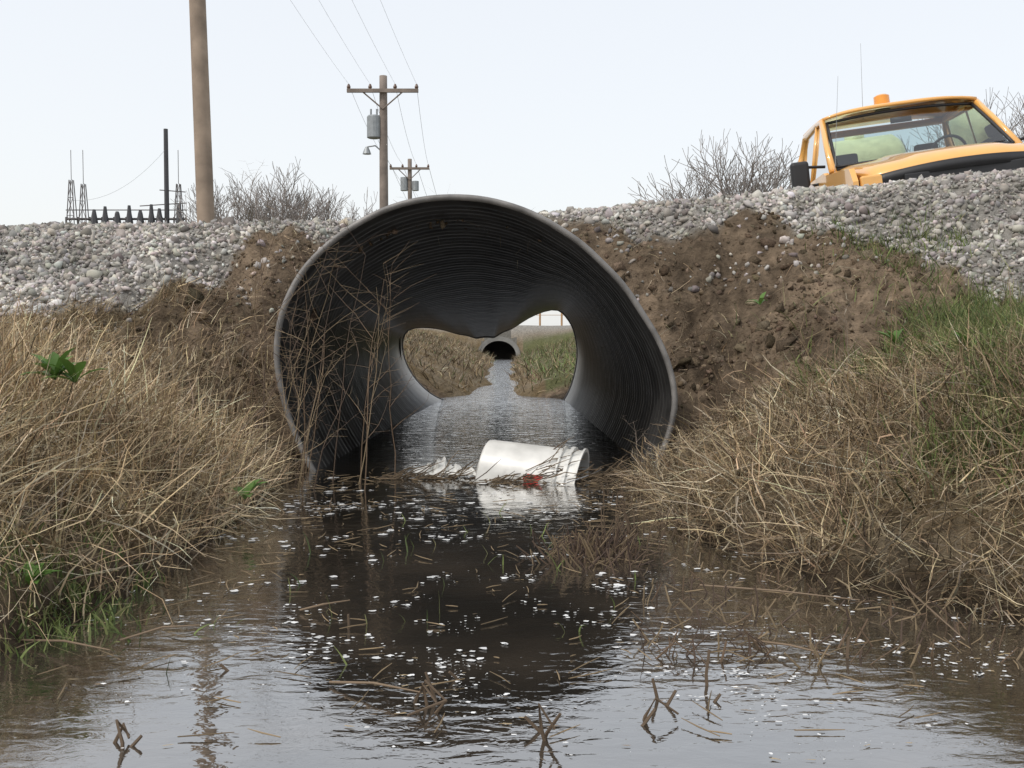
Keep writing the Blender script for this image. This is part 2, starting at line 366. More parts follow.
parts.append(blades(x,y,Hz(x,y)+rng.uniform(0,.06,n),rng.uniform(.08,.28,n)*np.interp(y,[3.3,4.2],[1,.6]),rng.uniform(.0018,.005,n)*NR(y),rng.normal(-.6,1.6,n),rng.uniform(1.0,1.7,n),rng.uniform(-.2,.5,n),pal(n,STR,[3,5,4,2,2])*(1+cb*1.8)[:,None],segs=3,kink=.35))
def fR(x,y): return np.where((d1(x,y)>-.01)&(samp(gr,x,y)<.3)&~((x<.74)&(y>3.75)),np.interp(y,[3.5,3.9,4.1],[1,.35,.12])*(.4+1.0*sm((fbm(x,y,2.5,3,122)+.25)/.4)),0)
x,y=scatter(52000,.3,3.3,1.0,4.7,fR); n=len(x); cl=fbm(x,y,2.6,3,201); cb=fbm(x,y,5,3,211)
az=3.5+cl*9+rng.normal(0,1.0,n); L=rng.uniform(.05,.2,n)*(1+cl*1.3)*np.interp(y,[2.4,3.8],[1,.55])
parts.append(blades(x,y,Hz(x,y)-.01,L,rng.uniform(.0016,.0045,n)*NR(y),az,np.abs(rng.normal(.55,.5,n)),rng.uniform(.2,1.3,n),pal(n,STR,[2,4,4,2,2.8])*.82*(1+cb*1.8)[:,None],kink=.32))
x,y=scatter(34000,.3,3.3,1.0,4.3,fR); n=len(x); cb=fbm(x,y,5,3,211)
parts.append(blades(x,y,Hz(x,y)+rng.uniform(0,.05,n),rng.uniform(.06,.26,n)*np.interp(y,[2.4,3.8],[1,.6]),rng.uniform(.0016,.0048,n)*NR(y),rng.normal(3.6,1.6,n),rng.uniform(1.0,1.7,n),rng.uniform(-.2,.5,n),pal(n,STR,[2,4,4,2,3])*.78*(1+cb*1.8)[:,None],segs=3,kink=.35))
x,y=scatter(22000,.45,1.9,1.3,3.0,lambda x,y:np.where(d1(x,y)>-.02,1,0)); n=len(x)
parts.append(blades(x,y,Hz(x,y)+rng.uniform(0,.03,n),rng.uniform(.04,.16,n),rng.uniform(.0012,.003,n),rng.uniform(0,6.28,n),rng.uniform(.8,1.7,n),rng.uniform(-.3,.5,n),pal(n,STR,[1.2,3,4,2,4])*.75,segs=3,kink=.4))
x,y=scatter(24000,-2.2,2.2,4.0,5.5,lambda x,y:np.where(samp(gr,x,y)<.6,sm((fbm(x,y,3,3,66)+.05)/.25)*np.where(x<-.3,.9,.5),0)); n=len(x)
k=~((np.abs(x+.15)<.72)&(y<4.2)); x=x[k];y=y[k];n=len(x)
parts.append(blades(x,y,Hz(x,y)+.005,rng.uniform(.03,.15,n),rng.uniform(.0012,.003,n),rng.normal(-1.6,1.2,n),rng.uniform(.9,1.9,n),rng.uniform(0,.8,n),pal(n,STR,[1,2.5,4,2,4])*.75,segs=3,kink=.4))
x,y=scatter(30000,-3.2,2.6,8.8,27,lambda x,y:np.where(samp(D2,x,y)>.03,.8,0)); n=len(x)
gmix=(rng.random(n)<np.where(x>.2,.5,.08))[:,None]
cc=np.where(gmix,pal(n,[(.09,.13,.04),(.15,.18,.07)],[1,1]),pal(n,STR,[1,3,4,3,2])*.6)*(1+1.8*fbm(x,y,1.5,3,5))[:,None]
parts.append(blades(x,y,Hz(x,y)-.01,rng.uniform(.06,.2,n),rng.uniform(.005,.013,n),rng.uniform(0,6.28,n),rng.uniform(.1,1.2,n),rng.uniform(.1,1,n),cc,segs=3))
V,Fq,C=join(parts); arr_mesh('dry_grass',V,Fq,np.clip(C,.01,.8),gmat)
parts=[]; GR=[(.115,.155,.045),(.18,.22,.075),(.07,.10,.035),(.27,.26,.12)]
x,y=scatter(46000,.95,3.4,1.7,4.5,lambda x,y:np.where((samp(green,x,y)>.25)&(d1(x,y)>.45),np.interp(y,[1.7,2.6,3.2],[.3,.6,.9])*(.25+.75*sm((fbm(x,y,5,3,301)+.15)/.2)),.03)); n=len(x)
parts.append(blades(x,y,Hz(x,y)+.02,rng.uniform(.06,.17,n),rng.uniform(.002,.005,n),rng.uniform(0,6.28,n),rng.uniform(0,.9,n),rng.uniform(.2,1.3,n),pal(n,GR,[3,3,2,2]),kink=.2))
def patch(px,py,d,rad,n,Lm=.12,w=.005):
    c=P(px,py,d); x=rng.normal(c[0],rad,n); y=rng.normal(d,rad,n)
    parts.append(blades(x,y,np.maximum(Hz(x,y),0),rng.uniform(.4,1.,n)*Lm,rng.uniform(.6,1.2,n)*w,rng.uniform(0,6.28,n),rng.uniform(0,.6,n),rng.uniform(.2,1.2,n),pal(n,GR,[3,4,2,1]),kink=.15))
patch(30,600,1.75,.08,420,.05,.004); patch(70,605,1.85,.05,200,.045,.004); patch(980,500,2.25,.09,600,.12); patch(1010,440,2.5,.1,550,.12); patch(905,250,4.7,.14,420,.10)
patch(940,240,4.8,.10,200,.10); patch(870,340,3.7,.2,400,.12); patch(980,330,3.4,.25,700,.13); patch(120,590,2.05,.05,60,.06); patch(560,590,2.1,.2,16,.05,.003); patch(300,630,1.8,.15,12,.05,.003); patch(480,560,2.4,.2,16,.06,.003); patch(845,240,4.8,.08,90,.1)
V,Fq,C=join(parts); arr_mesh('green_grass',V,Fq,C,attrmat('green_blades',rough=.6,transl=.3))
lb=B()
def leafplant(px,py,d,n,L,w):
    c=P(px,py,d); c=(c[0],c[1],max(c[2]-.02,float(Hz(c[0],c[1])))+.0)
    for i in range(n):
        a=random.uniform(0,6.28); t=random.uniform(.2,1.1); l=L*random.uniform(.6,1); u=Vector((math.cos(a),math.sin(a),0)); s=Vector((-u.y,u.x,0)); p=Vector(c)
        g=random.uniform(.8,1.3); colr=(.09*g,.17*g,.035*g); rows=[]
        for k,ww in enumerate((.1,.7,1,.75,.05)):
            rows.append([p-s*w*ww*.5+Vector((0,0,.15*w*ww)),p,p+s*w*ww*.5+Vector((0,0,.15*w*ww))]); p=p+(u*math.sin(t)+Vector((0,0,math.cos(t))))*l/4; t+=.25
        lb.grid(rows,col=colr)
leafplant(55,372,2.5,12,.11,.03); leafplant(75,375,2.5,8,.10,.028); leafplant(245,492,2.75,5,.10,.03)
leafplant(895,338,3.4,8,.1,.02); leafplant(968,345,3.0,8,.09,.03); leafplant(30,575,1.75,10,.06,.02); leafplant(760,300,4.2,5,.08,.02)
lb.obj('broadleaf_weed',attrmat('leaf_green',rough=.5,transl=.25),smooth=True,color=True)
# ------------------------------------------------ stones
ico=[];t=(1+5**.5)/2
for a,b_ in ((-1,t),(1,t),(-1,-t),(1,-t)): ico.append((a,b_,0))
for a,b_ in ((-1,t),(1,t),(-1,-t),(1,-t)): ico.append((0,a,b_))
for a,b_ in ((-1,t),(1,t),(-1,-t),(1,-t)): ico.append((b_,0,a))
ico=np.array(ico)/math.hypot(1,t)
icf=np.array([(0,11,5),(0,5,1),(0,1,7),(0,7,10),(0,10,11),(1,5,9),(5,11,4),(11,10,2),(10,7,6),(7,1,8),(3,9,4),(3,4,2),(3,2,6),(3,6,8),(3,8,9),(4,9,5),(2,4,11),(6,2,10),(8,6,7),(9,8,1)])
def stones(name,x,y,r,col,mat,lift=.3,rough=.22):
    n=len(x); A=rng.normal(size=(n,3,3)); Q,_=np.linalg.qr(A)
    S=rng.uniform(.45,1.2,(n,1,3)); v=ico[None]*(1+rng.normal(0,rough,(n,12,1)))*S
    v=np.einsum('nij,nkj->nki',Q,v)*r[:,None,None]
    v+=np.stack([x,y,Hz(x,y)+r*lift*rng.uniform(.2,1.6,n)],-1)[:,None]
    f=(icf[None]+(np.arange(n)*12)[:,None,None]).reshape(-1,3)
    arr_mesh(name,v.reshape(-1,3),f,np.repeat(col,12,axis=0),mat)
NS=130000
sx=rng.uniform(-4.0,4.6,NS); sy=rng.uniform(3.5,6.1,NS)
g=samp(gr,sx,sy); keep=(rng.random(NS)<np.where(g>.5,.8,.05))&(sy>YG(sx)-.9)&~((np.abs(sx+.15)<.8)&(sy<4.3))&~((sy<4.6)&(sx<1.9)&(sx>-1.6))&(sy>3.75)
sx=sx[keep];sy=sy[keep]; n=len(sx)
gc=pal(n,[(.37,.345,.315),(.29,.272,.25),(.42,.385,.335),(.18,.165,.145),(.50,.48,.45)],[4,4,2,1.8,1.1],.12)*(1+1.0*fbm(sx,sy,3,3,401))[:,None]
stones('road_gravel',sx,sy,np.clip(rng.lognormal(-4.60,.40,n),.005,.030),gc,attrmat('limestone_gravel',rough=.9,noise=.15,scale=60,spec=.2),rough=.30)
cx_=rng.uniform(-2.2,2.6,36000); cy_=rng.uniform(3.9,5.6,36000)
k=(samp(soil,cx_,cy_)>.4)&~((np.abs(cx_+.15)<.78)&(cy_<4.2))&(rng.random(36000)<.25+.75*sm(fbm(cx_,cy_,4,3,88)*5)); cx_=cx_[k];cy_=cy_[k];n=len(cx_)
stones('soil_clods',cx_,cy_,np.clip(rng.lognormal(-5.1,.65,n),.003,.05),pal(n,[(.155,.115,.08),(.11,.082,.056),(.20,.155,.11)],[3,3,2],.2),attrmat('clod_soil',rough=1,noise=.5,scale=90,bump=.015,spec=.05),lift=-.2,rough=.38)
# ------------------------------------------------ painted water glints and floating debris
fb=B()
def flake(c,s,col,asp=.5,zz=.003):
    k=random.randint(7,11); a0=random.uniform(0,6.28); ro=random.gauss(0,.35); pts=[]
    for i in range(k):
        a=a0+2*math.pi*i/k; rr2=s*random.uniform(.35,1); ux,uy=rr2*math.cos(a),rr2*math.sin(a)*asp
        pts.append((c[0]+ux*math.cos(ro)-uy*math.sin(ro),c[1]+ux*math.sin(ro)+uy*math.cos(ro),zz))
    fb.ngon(pts,col)
N_=90000; pxx=rng.uniform(60,1020,N_); pyy=rng.uniform(478,768,N_)
fy_=.5*1024/(pyy-340); fx_=(pxx-512)/1024*fy_
cl1=sm((fbm(fx_,fy_*1.6,9,3,150)+.03)/.14); cl2=.25+.75*sm((fbm(fx_,fy_,2.2,3,160)+.12)/.2)
zone=np.interp(pyy,[478,500,560,640,680,710,768],[.6,.9,1,1,.5,.12,.03])*np.where(pxx<280,np.interp(pxx,[60,280],[.12,.8]),1)
kk=(rng.random(N_)<cl1*cl2*zone*.30)&(samp(D1,fx_,fy_)<.03)
for x,y in zip(fx_[kk],fy_[kk]):
    g=random.uniform(.5,.88); rs=random.random()
    if rs<.86: flake((x,y),(.0016+.010*random.random()**3)*np.interp(y,[1.2,1.6,2.2,4],[.45,.85,1.3,2.3]),(g,g,g*.98),random.uniform(.45,1.1),.0025)  # pale flakes painted as bright sky glints on the water
    else: flake((x,y),random.uniform(.002,.012),random.choice([(.2,.14,.08),(.33,.25,.14),(.1,.07,.04)]),random.uniform(.15,.4),.002)
fb.obj('painted_glints_and_debris',attrmat('glint_debris_flakes',rough=.3,spec=.6),color=True)
db=B()
for i in range(1500):
    x=random.uniform(-1.1,1.5); y=random.uniform(1.25,3.9); 
    dd=samp(D1,x,y)
    if dd>.02 or (dd<-.25 and random.random()<.6): continue
    a=random.uniform(0,3.14); l=random.uniform(.01,.08); g=random.uniform(.4,1.0)
    p=Vector((x,y,.004)); u=Vector((math.cos(a),math.sin(a),random.uniform(0,.12)))
    db.tube([p,p+u*l*.5+Vector((random.uniform(-.004,.004),0,0)),p+u*l],[.0008,.0012,.0005],4,(.26*g,.19*g,.11*g))
def stalk(px,py,h,lean,fold=0.0,r=.0026,col=(.10,.07,.045)):
    p=Vector(W(px,py,-.02)); q1=p+Vector((lean,random.uniform(-.02,.02),h+.02)); pts=[p,p+(q1-p)*.5+Vector((random.uniform(-.004,.004),0,0)),q1]; rad=[r,r,r*.8]
    if fold: pts+=[q1+Vector((fold,random.uniform(-.02,.02),-h*random.uniform(.4,1.0)))]; rad+=[r*.6]
    db.tube(pts,rad,5,col)
for a in [(412,716,.035,.02,.03),(430,720,.03,-.01,.02),(440,716,.04,-.02,.0),(425,725,.02,.03,-.05),(540,752,.035,.025,0),(548,755,.05,-.012,.02),(556,748,.02,-.04,0),(640,735,.03,.02,.03),(655,722,.02,.03,0),(625,742,.02,.04,0),(106,762,.02,.015,.012),(122,766,.03,-.012,.01),(115,764,.012,.03,0),(700,718,.01,.03,0),(708,700,.05,.004,0),(660,715,.03,-.01,0),(850,672,.03,.004,0),(240,684,.01,-.03,0),(345,640,.025,.006,0),(330,515,.03,.004,0),(470,690,.012,-.03,0)]: stalk(*a)
for i in range(230):
    px=random.gauss(590,22); py=random.gauss(566,7); stalk(px,py,random.uniform(.01,.065),random.gauss(0,.03),random.choice([0,0,random.uniform(-.05,.05)]),random.uniform(.0010,.0024),random.choice([(.09,.06,.04),(.15,.11,.065),(.06,.04,.03)]))
for i in range(260):
    px=random.uniform(640,1010); py=random.uniform(560,680); 
    if py<560+(px-640)*.18: continue
    stalk(px,py,random.uniform(.01,.04),random.gauss(0,.03),random.choice([0,0,random.uniform(-.04,.04)]),random.uniform(.0008,.002),random.choice([(.12,.08,.05),(.2,.15,.09),(.08,.055,.04)]))
for i in range(90):
    px=random.uniform(600,700); py=random.uniform(490,560); stalk(px,py,random.uniform(.02,.08),random.gauss(0,.03),0,.0018)
def lie(a,b_,r,col,z0=.006,z1=.01):
    p=Vector(W(*a,z0)); q2=Vector(W(*b_,z1)); m=(p+q2)/2+Vector((0,random.uniform(-.02,.02),.006)); db.tube([p,m,q2],[r,r,r*.5],5,col)
for a,b_ in (((330,682),(420,692)),((60,600),(190,540)),((20,640),(110,650)),((700,585),(860,600)),((870,560),(965,640)),((300,610),(350,600)),((120,640),(200,625)),((750,640),(830,655))):
    lie(a,b_,.0020,(.18,.13,.085),.005,.02)
db.obj('floating_twigs',attrmat('twigs',rough=.7),color=True)
# ------------------------------------------------ dead weeds
wbk=B()
def weed(base,h,lean,az,r,depth=0,col=(.13,.09,.06)):
    p=Vector(base); d=Vector((math.sin(lean)*math.cos(az),math.sin(lean)*math.sin(az),math.cos(lean))); pts=[p.copy()]; N=7
    for i in range(N):
        d=(d+Vector((random.gauss(0,.09),random.gauss(0,.09),random.gauss(0,.05)))).normalized()
        p=p+d*h/N; pts.append(p.copy())
        if depth<2 and i>=1 and random.random()<.75:
            weed(p,h*random.uniform(.25,.5),lean+random.uniform(.3,.8),random.uniform(0,6.28),r*.55,depth+1,col)
    wbk.tube(pts,[r*(1-.7*i/N) for i in range(N+1)],4,col,cap=False)
for i in range(24):
    x=random.uniform(-.98,-.40); y=random.uniform(3.35,3.85); z=max(0,float(Hz(x,y)))
    weed((x,y,z),random.uniform(.35,.85),random.uniform(0,.4),random.uniform(-.8,.8),.0021,0,random.choice([(.16,.11,.07),(.24,.18,.11),(.10,.07,.05)]))
for i in range(70):
    x=random.uniform(-2.8,-.8); y=random.uniform(2.5,4.0); weed((x,y,float(Hz(x,y))),random.uniform(.15,.3),random.uniform(0,.8),random.uniform(0,6.28),.0016,1,random.choice([(.3,.22,.13),(.18,.12,.07)]))
for i in range(110):
    x=random.uniform(.5,2.8); y=random.uniform(1.9,3.9)
    if samp(D1,x,y)<0: continue
    weed((x,y,float(Hz(x,y))),random.uniform(.12,.3),random.uniform(0,.9),random.uniform(0,6.28),.0017,1,random.choice([(.2,.14,.09),(.12,.08,.05),(.28,.2,.12)]))
for px,py,d,h,l,a in ((255,250,5.2,.30,.1,0),(240,250,5.2,.24,.3,3.0),(340,225,5.3,.12,.3,0),(150,300,4.5,.15,.3,0),(300,230,5.3,.12,.2,1),(640,400,3.85,.3,.2,1),(850,330,3.8,.25,.2,1)):
    p_=P(px,py,d); weed((p_[0],d,float(Hz(p_[0],d))),h,l,a,.0014,0,(.26,.21,.17))
wbk.obj('dead_weeds',attrmat('weed_stems',rough=.8),color=True)
# ------------------------------------------------ bucket and litter
bk=empty('plastic_bucket'); c=P(531,462,3.72); bk.location=(c[0],3.72,-.010); bk.scale=(.95,.95,.95)
plast=simple('white_plastic_dirty',(.66,.65,.61),rough=.35,var=.18,scale=9); redm=simple('red_label',(.6,.03,.02),rough=.5)
pb=B(); rows=[]; Ls=.385
prf=[(0,.0),(0,.05),(0.002,.112),(.008,.122),(.02,.125),(.30,.142),(.302,.153),(.308,.153),(.31,.143),(.33,.144),(.332,.156),(.345,.156),(.347,.146),(.375,.147),(.377,.157),(.385,.157),(.385,.144),(.37,.141),(.02,.118),(.012,.0)]
for xx,rr_ in prf: rows.append([(xx-Ls/2,rr_*math.cos(2*math.pi*k/40),rr_*math.sin(2*math.pi*k/40)) for k in range(40)])
pb.grid(rows,closed=True); ob=pb.obj('bucket_body',plast,smooth=True,parent=bk)
m=ob.modifiers.new('e','EDGE_SPLIT'); m.split_angle=math.radians(40)
pb=B(); rows=[]
for xx in np.linspace(.195,.255,6):
    rr_=.125+(xx)*.0567+.0015
    rows.append([(xx-Ls/2+.008*math.sin(k),-rr_*math.cos(a),rr_*math.sin(a)) for k,a in enumerate(np.linspace(-.05,.32,9))])
pb.grid(rows); pb.obj('red_label_patch',redm,parent=bk,smooth=True)
pb=B(); pb.tube([(.14+.12*math.sin(a),-.16*math.cos(a),.03+.06*math.sin(a)) for a in np.linspace(0,math.pi,16)],.002,6)
pb.obj('wire_handle',simple('wire',(.4,.4,.4),metal=.8,rough=.3),parent=bk)
bk.rotation_euler=(0,math.radians(9),math.radians(-14))
def crumple(name,c,w,h,seed,nx_=22,ny_=9,rot=0,mat=plast):
    r_=random.Random(seed); pb=B(); rows=[]; ridge=[r_.uniform(.2,1) for _ in range(nx_)]
    for j in range(ny_):
        row=[]
        for i in range(nx_):
            u=i/(nx_-1)-.5; v=j/(ny_-1)
            z=h*ridge[i]*math.sin(v*3.0)*(1-1.5*abs(u))+r_.uniform(-.004,.006)
            row.append((u*w+r_.uniform(-.006,.006),(v-.5)*.09+r_.uniform(-.010,.010),max(0,z)))
        rows.append(row)
    pb.grid(rows); o=pb.obj(name,mat,solid=.001); o.location=c; o.rotation_euler=(0,0,rot); return o
c=W(447,474); crumple('crumpled_plastic_bag',(c[0],c[1]-.06,.006),.23,.075,5,rot=.1)
mb=B(); c=W(520,478)
for i in range(460):
    t_=random.random(); x=c[0]-.55+t_*.95; y=c[1]-.02+random.gauss(0,.03); 
    if x<-.45: continue
    hump=max(0,1-abs(x-.19)/.13)
    hh=.010+.08*hump; a=random.gauss(.1,.6); l=random.uniform(.04,.13); u=Vector((math.cos(a)*math.cos(.3),math.sin(a)*.5,random.gauss(.1,.3)))
    z=random.uniform(0,hh); 
    if x>-.1 and x<.3: y-=.1-.6*z
    if x<.06 and random.random()<.5: continue
    g=random.uniform(.5,1.5); p=Vector((x-l/2,y,z)); mb.tube([p,p+u*l*.5+Vector((0,0,random.uniform(-.01,.015))),p+u*l],[.0014,.0018,.0008],4,(.11*g,.08*g,.05*g))
for (a,b_,h) in (((505,472),(575,452),.10),((520,478),(560,445),.12),((470,478),(600,470),.03),((560,470),(592,462),.08)):
    p=Vector(W(*a)); q2=Vector((P(b_[0],b_[1],p.y-.03))); mb.tube([p,(p+q2)/2+Vector((0,0,.01)),q2],[.003,.003,.002],5,(.09,.06,.04))
mb.obj('twig_debris_mat',attrmat('mat_twigs',rough=.85),color=True)
# ------------------------------------------------ utility poles
wood=simple('pole_wood',(.30,.235,.18),rough=.85,var=.3,scale=3,bump=.01); woodd=simple('pole_wood_grey',(.20,.165,.14),rough=.85,var=.3,scale=3)
steel=simple('grey_equipment',(.28,.30,.31),rough=.5,metal=.3); ceram=simple('insulator',(.12,.07,.05),rough=.3); dark=simple('dark_steel',(.05,.05,.055),rough=.6)
def pole(px,d,toppy,r0,r1,armz=None,armw=1.2,mat=wood,zt=None):
    bx=P(px,220,d)[0]; zt=zt or P(px,toppy,d)[2]; e=empty('utility_pole',(bx,d,0.5))
    pb=B(); N=10; pb.tube([(0,0,(zt-.5)*i/N) for i in range(N+1)],[r0+(r1-r0)*i/N for i in range(N+1)],14); pb.obj('pole_shaft',mat,smooth=True,parent=e)
    ends=[]
    if armz:
        az_=armz-.5; pb=B(); pb.box((0,-r1-.06,az_),(2*armw,.1,.12))
        for s in (-1,1): pb.tube([(s*.6*armw,-r1-.06,az_),(0,-r1-.02,az_-.6)],.025,4)
        pb.obj('crossarm',mat,parent=e); pb=B()
        for s in (-.95,-.35,.35,.95):
            q3=Vector((s*armw,0,0)); pb.tube([(q3.x,q3.y-r1-.06,az_+.05),(q3.x,q3.y-r1-.06,az_+.12),(q3.x,q3.y-r1-.06,az_+.22)],[.04,.07,.03],8); ends.append((bx+q3.x,d+q3.y-.2,armz+.22))
        pb.obj('insulators',ceram,parent=e)
    return e,ends,bx,zt
Z2=P(384,92,35)[2]
e1,en1,bx1,_=pole(209,14.4,0,.125,.10,armz=9.0,armw=1.15,zt=9.6); e1.rotation_euler=(0,-.026,0)
en1=[(p[0]-.22,p[1],p[2]) for p in en1]
e2,en2,bx2,zt2=pole(384,35,76,.17,.13,armz=Z2,armw=1.2,mat=woodd)
e3,en3,bx3,zt3=pole(410,55,159,.14,.11,armz=P(410,169,55)[2],armw=1.05,mat=woodd)
z_=P(374,127,35)[2]-.5
pb=B(); x_=(P(374,127,35)[0]-bx2); pb.tube([(x_,0,z_-.38),(x_,0,z_-.36),(x_,0,z_+.33),(x_,0,z_+.38)],[.2,.24,.24,.2],16)
pb.tube([(x_-.1,0,z_+.36),(x_-.1,0,z_+.6)],.035,6); pb.tube([(x_+.1,0,z_+.36),(x_+.1,0,z_+.6)],.035,6); pb.box(((x_)/2,0,z_),(abs(x_),.08,.12)); pb.obj('transformer',steel,parent=e2)
pb=B(); z_=P(368,150,35)[2]-.5; x_=P(367,152,35)[0]-bx2
pb.tube([(0,0,z_-.1),(x_*.5,-.02,z_+.14),(x_,-.02,z_+.1)],.025,6); pb.tube([(x_,-.02,z_+.1),(x_,-.02,z_),(x_,-.02,z_-.14)],[.05,.1,.15],10); pb.obj('street_light',steel,parent=e2)
pb=B(); z_=P(408,185,55)[2]-.5; pb.tube([(-.3,0,z_-.3),(-.3,0,z_+.4)],.2,12); pb.tube([(.3,0,z_-.3),(.3,0,z_+.2)],.18,12); pb.obj('transformer',steel,parent=e3)
pb=B()
def wire(a,b_,sag,r):
    a=Vector(a);b_=Vector(b_); pts=[]
    for i in range(17):
        t_=i/16; p=a.lerp(b_,t_); p.z-=sag*4*t_*(1-t_); pts.append(p)
    pb.tube(pts,r,4,cap=False)
for i in range(4):
    wire(en1[i],en2[i],.2,.0035); wire(en2[i],en3[i],.35,.006)
    wire(en3[i],(en3[i][0]-2,120,11+i*.1),.8,.01)
    wire(en1[i],(en1[i][0]+.3,-25,9.4),.5,.004)
wire(P(378,140,35),P(411,190,55),.3,.006); wire(P(165,150,68),P(70,200,70),1,.008)
pb.obj('power_lines',simple('cable',(.25,.25,.26),rough=.6),smooth=True)
# ------------------------------------------------ substation
ss=empty('electrical_substation'); d=70
pb=B(); 
def Sx(px): return P(px,220,d)[0]
def Sz(py): return P(150,py,d)[2]
pb.tube([(Sx(167),d,.5),(Sx(167),d,Sz(129))],[.2,.15],8); pb.obj('tall_mast',dark,parent=ss)
pb=B()
for px,top,wd in ((72,180,13),(84,184,13),(179,184,13)):
    x0=Sx(px); w=wd/F*d*1.5; zt_=Sz(top)
    for sx_ in (-1,1):
        for sy_ in (-1,1): pb.tube([(x0+sx_*w/2,d+sy_*w/2,.5),(x0+sx_*w*.08,d+sy_*w*.08,zt_)],.035,4)
    nz_=9
    for k in range(nz_):
        za=.5+(zt_-.5)*k/nz_; zb=.5+(zt_-.5)*(k+1)/nz_; wa=w/2*(1-.84*k/nz_); wb_=w/2*(1-.84*(k+1)/nz_)
        pb.tube([(x0-wa,d-wa,za),(x0+wb_,d-wb_,zb)],.025,3); pb.tube([(x0+wa,d-wa,za),(x0-wb_,d-wb_,zb)],.025,3); pb.tube([(x0-wa,d-wa,za),(x0+wa,d-wa,za)],.025,3)
    pb.tube([(x0,d,zt_),(x0,d,Sz(150))],.022,4)
pb.tube([(Sx(66),d,Sz(210)),(Sx(187),d,Sz(210))],.035,4); pb.tube([(Sx(66),d,Sz(219)),(Sx(187),d,Sz(219))],.08,4); pb.tube([(Sx(140),d,Sz(206)),(Sx(187),d,Sz(203))],.035,4)
pb.tube([(Sx(160),d,Sz(190)),(Sx(186),d,Sz(192))],.035,4)
for px in range(66,190,12): pb.tube([(Sx(px),d,.5),(Sx(px),d,Sz(217))],.06,4)
pb.obj('steel_lattice',simple('weathered_galv',(.12,.11,.11),rough=.7),parent=ss)
pb=B()
for i,px in enumerate((96,107,119,131,142,153,161,181)):
    x0=Sx(px); h_=(210,207,212,206,211,205,209,204)[i]; pb.tube([(x0,d-.3,Sz(226)),(x0,d-.3,Sz(219)),(x0,d-.3,Sz(214)),(x0,d-.3,Sz(h_))],[.30,.22,.16,.10],8)
pb.obj('bushings',dark,parent=ss)
# ------------------------------------------------ bare trees
bark=simple('bare_bark',(.24,.215,.20),rough=.9)
def tree(name,base,h,spread,seed,r=.12,depth=5,tw=.02):
    R_=random.Random(seed); pb=B()
    def br(p,dv,l,r_,k):
        pts=[p]; q3=p; dd=dv
        for i in range(3):
            dd=(dd+Vector((R_.gauss(0,.13),R_.gauss(0,.13),R_.gauss(.05,.08)))).normalized(); q3=q3+dd*l/3; pts.append(q3)
            if k>0 and i>0:
                for _ in range(1 if k<depth else 2):
                    nd=(dd+Vector((R_.gauss(0,spread),R_.gauss(0,spread),R_.gauss(.15,.3)))).normalized(); br(q3,nd,l*R_.uniform(.6,.8),max(tw,r_*.6),k-1)
        pb.tube(pts,[max(tw,r_*(1-.12*i)) for i in range(4)],4 if k>2 else 3,cap=False)
        if k>0:
            nd=(dd+Vector((R_.gauss(0,spread*.6),R_.gauss(0,spread*.6),.1))).normalized(); br(q3,nd,l*.75,max(tw,r_*.65),k-1)
    for s in range(3 if spread>.5 else 1): br(Vector((0,0,0)),Vector((R_.gauss(0,.25),R_.gauss(0,.25),1)).normalized(),h*.27,r,depth)
    zm=max(v[2] for v in pb.v); f=h/zm; pb.v=[(v[0]*f,v[1]*f,v[2]*f) for v in pb.v]
    o=pb.obj(name,bark); o.location=base; return o
def tb_(px,d,toppy,spread,seed,nm='bare_tree',r=.12,tw=.02,depth=5):
    x0=P(px,220,d)[0]; zt_=P(px,toppy,d)[2]; tree(nm,(x0,d,.5),(zt_-.5)*1.0,spread,seed,r,depth,tw)
tb_(290,60,160,.6,4,tw=.011); tb_(262,62,176,.6,12,tw=.011); tb_(315,64,184,.55,5,tw=.011)
tb_(735,62,140,.6,6,tw=.012); tb_(762,70,146,.6,8,tw=.013); tb_(702,72,160,.6,15,tw=.013)
tb_(1005,55,94,.55,9,tw=.010); tb_(1040,60,90,.55,10,tw=.010)
# ------------------------------------------------ pickup truck
tr=empty('pickup_truck'); tr.location=(P(936,200,10.7)[0],10.9,1.10); tr.rotation_euler=(0,math.radians(-7),math.radians(-5)); tr.scale=(1,1,1.04)
paint=simple('amber_paint',(.80,.42,.11),rough=.28,var=.04,coat=.8); blk=simple('black_trim',(.02,.02,.022),rough=.5); chrome=simple('chrome',(.7,.7,.7),rough=.15,metal=1)
gl,nt,b=mat_new('windshield_glass'); o_=nt.nodes['Material Output']
tr_=nt.nodes.new('ShaderNodeBsdfTransparent'); tr_.inputs['Color'].default_value=(.72,.82,.83,1); gs=nt.nodes.new('ShaderNodeBsdfGlossy'); gs.inputs['Roughness'].default_value=.02
fr=nt.nodes.new('ShaderNodeFresnel'); fr.inputs['IOR'].default_value=1.9; mx=nt.nodes.new('ShaderNodeMixShader')
nt.links.new(fr.outputs['Fac'],mx.inputs['Fac']); nt.links.new(tr_.outputs['BSDF'],mx.inputs[1]); nt.links.new(gs.outputs['BSDF'],mx.inputs[2]); nt.links.new(mx.outputs['Shader'],o_.inputs['Surface'])
pb=B(); rows=[]
for i in range(15):
    v=i/14; y=-1.55+1.17*v; row=[]
    hw=.86+.06*min(1,v*2.5)
    for k in range(25):
        u=-1+2*k/24; z=1.06+.20*v**.75-.05*u*u-.10*max(0,(1-v*7))**2
        if abs(u)<.55: z+=.022*sm(np.array((.55-abs(u))/.12))*min(1,v*4)
        if abs(u)>.9: z-=(abs(u)-.9)*.9
        row.append((u*hw,y-(-.10)*u*u*(1-v),float(z)))
    rows.append(row)
pb.grid(rows[::-1]); pb.obj('hood',paint,smooth=True,parent=tr,solid=.015)
